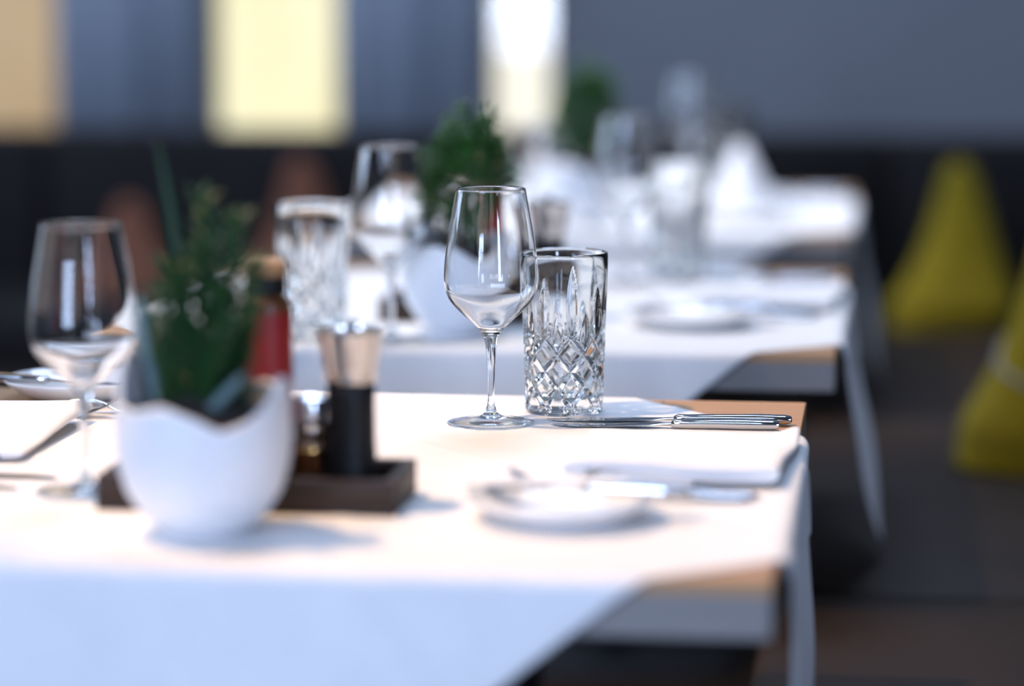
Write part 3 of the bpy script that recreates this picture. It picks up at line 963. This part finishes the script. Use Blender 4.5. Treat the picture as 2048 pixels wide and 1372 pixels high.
herb_pot((-0.502, 2.145, TZ), 'white broken-egg pot with spiky green herbs on the nearest table')

def bush_pot(loc, label, seed, sy=1.0):
    rnd = random.Random(seed)
    t = thing('potted_herb', label, 'potted plant', loc, 0, 'bushy herb pots on the back tables')
    link('pot', POT, M['eggshell'], t, sharp=60); link('soil', soil_me, M['soil'], t)
    vs, fs = [], []
    cen = Vector((0.008, 0.0, 0.170))
    for k in range(1500):
        d = Vector((rnd.gauss(0, 1), rnd.gauss(0, 1), rnd.gauss(0, 1))).normalized()
        r = rnd.uniform(0.35, 1.0) ** 0.6
        lump = 1 + 0.16 * math.sin(5 * d.x + seed) * math.cos(4 * d.z)
        p = cen + Vector((d.x * 0.050, d.y * 0.045, d.z * 0.062)) * r * lump
        p.x += 0.010 * (p.z - 0.17) / 0.06
        needle(vs, fs, p, d + Vector((rnd.uniform(-.6, .6), rnd.uniform(-.6, .6), rnd.uniform(-.2, .8))), rnd.uniform(.009, .016), rnd.uniform(.0028, .0045))
    for (q, s) in (((0.002, 0, 0.245), 60), ((0.030, 0.0, 0.238), 60)):
        for k in range(s):
            p = Vector(q) + Vector((rnd.gauss(0, .010), rnd.gauss(0, .01), rnd.gauss(0, .012) - 0.010))
            needle(vs, fs, p, Vector((rnd.gauss(0, 1), rnd.gauss(0, 1), 1)), .012, .0032)
    o = link('foliage', mesh('foliage', vs, fs), M['leaf2'], t, smooth=False); o['kind'] = 'stuff'
    for k in range(5):
        a = k * 1.3
        link('stalk', tube([(.012 * math.cos(a), .012 * math.sin(a), .08), (.02 * math.cos(a), .02 * math.sin(a), .12), (.008 + .024 * math.cos(a), .024 * math.sin(a), .17)], [.0016, .0013, .001], 6), M['stem'], t)
    return t
bush_pot((-0.482, 3.325, TZ), 'white broken-egg pot with a bushy dark green herb on the middle table', 3)
bush_pot((-0.480, 4.640, TZ), 'white broken-egg pot with a bushy herb on the farthest table', 8)

# ------------------------------------------------------------------ condiment tray
def tray(loc, label):
    t = thing('condiment_tray', label, 'tray', loc, 0, 'condiment trays')
    w, d, h, b = 0.235, 0.106, 0.0275, 0.009
    link('base', box_mesh(0, w, 0, d, 0, .008, .001, 1), M['walnut'], t, smooth=False)
    link('side_board', box_mesh(0, w, 0, b, .008, h, .0015, 2), M['walnut'], t, sharp=40)
    link('side_board', box_mesh(0, w, d - b, d, .008, h, .0015, 2), M['walnut'], t, sharp=40)
    link('side_board', box_mesh(0, b, b, d - b, .008, h, .0015, 2), M['walnut'], t, sharp=40)
    link('side_board', box_mesh(w - b, w, b, d - b, .008, h, .0015, 2), M['walnut'], t, sharp=40)
    return t
def mill(loc, label):
    t = thing('pepper_mill', label, 'pepper mill', loc, 0, 'pepper mills')
    link('body', lathe([(0, 0), (.0212, 0), (.0222, .001), (.0219, .006), (.0203, .022), (.0191, .045), (.0189, .068), (.0194, .0875), (.0190, .0885), (0, .0885)], 64), M['black'], t, sharp=45)
    link('head', lathe([(0, .0885), (.0194, .0885), (.0201, .0895), (.0215, .100), (.0242, .116), (.0266, .1270), (.0272, .1288), (.0266, .1299), (.0240, .1299), (.0210, .1275), (.0110, .1268), (0, .1268)], 64), M['copper'], t, sharp=45)
    link('knob', lathe([(0, .1266), (.0060, .1266), (.0060, .1285), (.0048, .1300), (.0062, .1325), (.0064, .1345), (.0050, .1365), (0, .1372)], 40), M['steel'], t, sharp=45)
    return t
def sauce_bottle(loc, label):
    t = thing('sauce_bottle', label, 'bottle', loc, 0, 'sauce bottles')
    link('glass_body', lathe([(0, .0), (.0185, 0), (.0198, .0015), (.0200, .01), (.0200, .146), (.0194, .150), (.0180, .1535), (.0135, .1555), (.0125, .1570), (0, .1572)], 64), M['amber'], t, sharp=50)
    link('label_band', lathe([(.02015, .050), (.0203, .0505), (.0203, .1425), (.02015, .143)], 64), M['redlabel'], t)
    c = link('cap', lathe([(0, .1560), (.0150, .1560), (.0160, .1565), (.0163, .1575), (.0163, .170), (.0158, .1715), (0, .1715)], 48), M['black'], t, sharp=45)
    link('cap_top', lathe([(0, .1715), (.0160, .1715), (.0164, .1720), (.0164, .1805), (.0156, .1820), (0, .1822)], 48), M['cork'], c, sharp=45)
    return t
def shaker(loc, label):
    t = thing('glass_shaker', label, 'shaker', loc, 0, 'glass shakers')
    link('glass_jar', lathe([(0, 0), (.0150, 0), (.0158, .001), (.0158, .050), (.0150, .054), (.0142, .055), (.0134, .054), (.0134, .005), (.0120, .0035), (0, .0035)], 48), M['glass'], t, sharp=45)
    link('filling', lathe([(0, .0042), (.0110, .0042), (.0130, .0060), (.0130, .032), (0, .034)], 40), M['amber'], t, sharp=45)
    link('band', lathe([(.0159, .0300), (.0163, .0304), (.0163, .0345), (.0159, .0350)], 48), M['brass'], t)
    link('band', lathe([(.0159, .0060), (.0163, .0064), (.0163, .0105), (.0159, .0110)], 48), M['brass'], t)
    link('cap', lathe([(0, .055), (.0152, .055), (.0156, .0560), (.0156, .068), (.0140, .0735), (.0080, .0765), (0, .0772)], 48), M['steel_soft'], t, sharp=45)
    return t
for i, (tx, ty) in enumerate(TABLES[:2]):
    dx, dy = tx - TABLES[0][0], ty - TABLES[0][1]
    T = SIDE[i] + ' table'
    tray((-0.606 + dx, 2.222 + dy, TZ), 'dark wooden condiment tray behind the egg pot on the %s' % T)
    fz = TZ + 0.008
    mill((-0.4145 + dx, 2.276 + dy, fz), 'black pepper mill with flared metal head in the tray of the %s' % T)
    sauce_bottle((-0.4810 + dx, 2.276 + dy, fz), 'sauce bottle with red label and tan-topped black cap on the %s' % T)
    shaker((-0.4500 + dx, 2.290 + dy, fz), 'small glass shaker with brass bands between mill and bottle, %s' % T)

# ------------------------------------------------------------------ ceiling spotlights over the tables
def ceiling_spot(loc, aim, power, color, label, size=0.05, angle=50):
    t = thing('ceiling_spotlight', label, 'spotlight', loc, 0, 'ceiling spotlights')
    drop = loc[2] - 2.9
    d = (Vector(aim) - Vector((loc[0], loc[1], 2.9))).normalized()
    link('canopy', lathe([(0, -.03), (.045, -.03), (.048, -.027), (.048, 0), (0, 0)], 40), M['blackmetal'], t, sharp=40)
    link('arm', tube([(0, 0, -.03), (0, 0, -drop + .02)], 0.008, 10), M['blackmetal'], t)
    can = lathe([(.030, -.02), (.036, -.01), (.036, .10), (.034, .10), (.034, -.008), (.028, -.017)], 40)
    c = link('lamp_can', can, M['blackmetal'], t, sharp=40)
    c.location = (0, 0, -drop); c.rotation_euler = d.to_track_quat('Z', 'Y').to_euler()
    L = bpy.data.lights.new('spot_bulb', 'SPOT')
    L.energy, L.color, L.shadow_soft_size = power, color, size
    L.cycles.is_caustics_light = True
    L.spot_size, L.spot_blend = math.radians(angle), 0.6
    o = bpy.data.objects.new('spot_bulb', L)
    COL.objects.link(o); o.parent = t
    o.location = Vector((0, 0, -drop)) + d * 0.13
    o.rotation_euler = d.to_track_quat('-Z', 'Y').to_euler()
    return t
WARM = (1.0, 0.64, 0.34)
ceiling_spot((-1.30, 2.36, ZC), (-0.28, 2.48, TZ), 228, WARM, 'black ceiling spotlight aimed at the nearest table', 0.045, 34)
ceiling_spot((-1.30, 2.95, ZC), (-0.42, 3.55, TZ), 125, (1.0, 0.78, 0.56), 'black ceiling spotlight aimed at the middle table', 0.045, 40)
ceiling_spot((-1.30, 4.30, ZC), (-0.42, 4.95, TZ), 190, (1.0, 0.86, 0.72), 'added black ceiling spotlight brightening the farthest table', 0.045, 40)  # added lamp, lifts the brightness of the farthest table

# glasses bend the lamp's light onto the cloths
for o in scene.objects:
    if o.type != 'MESH': continue
    top = o.parent or o
    if top.name.startswith(('wine_glass', 'tumbler')) and top.location.y < 3: o.cycles.is_caustics_caster = True
    if o.name == 'tablecloth': o.cycles.is_caustics_receiver = True
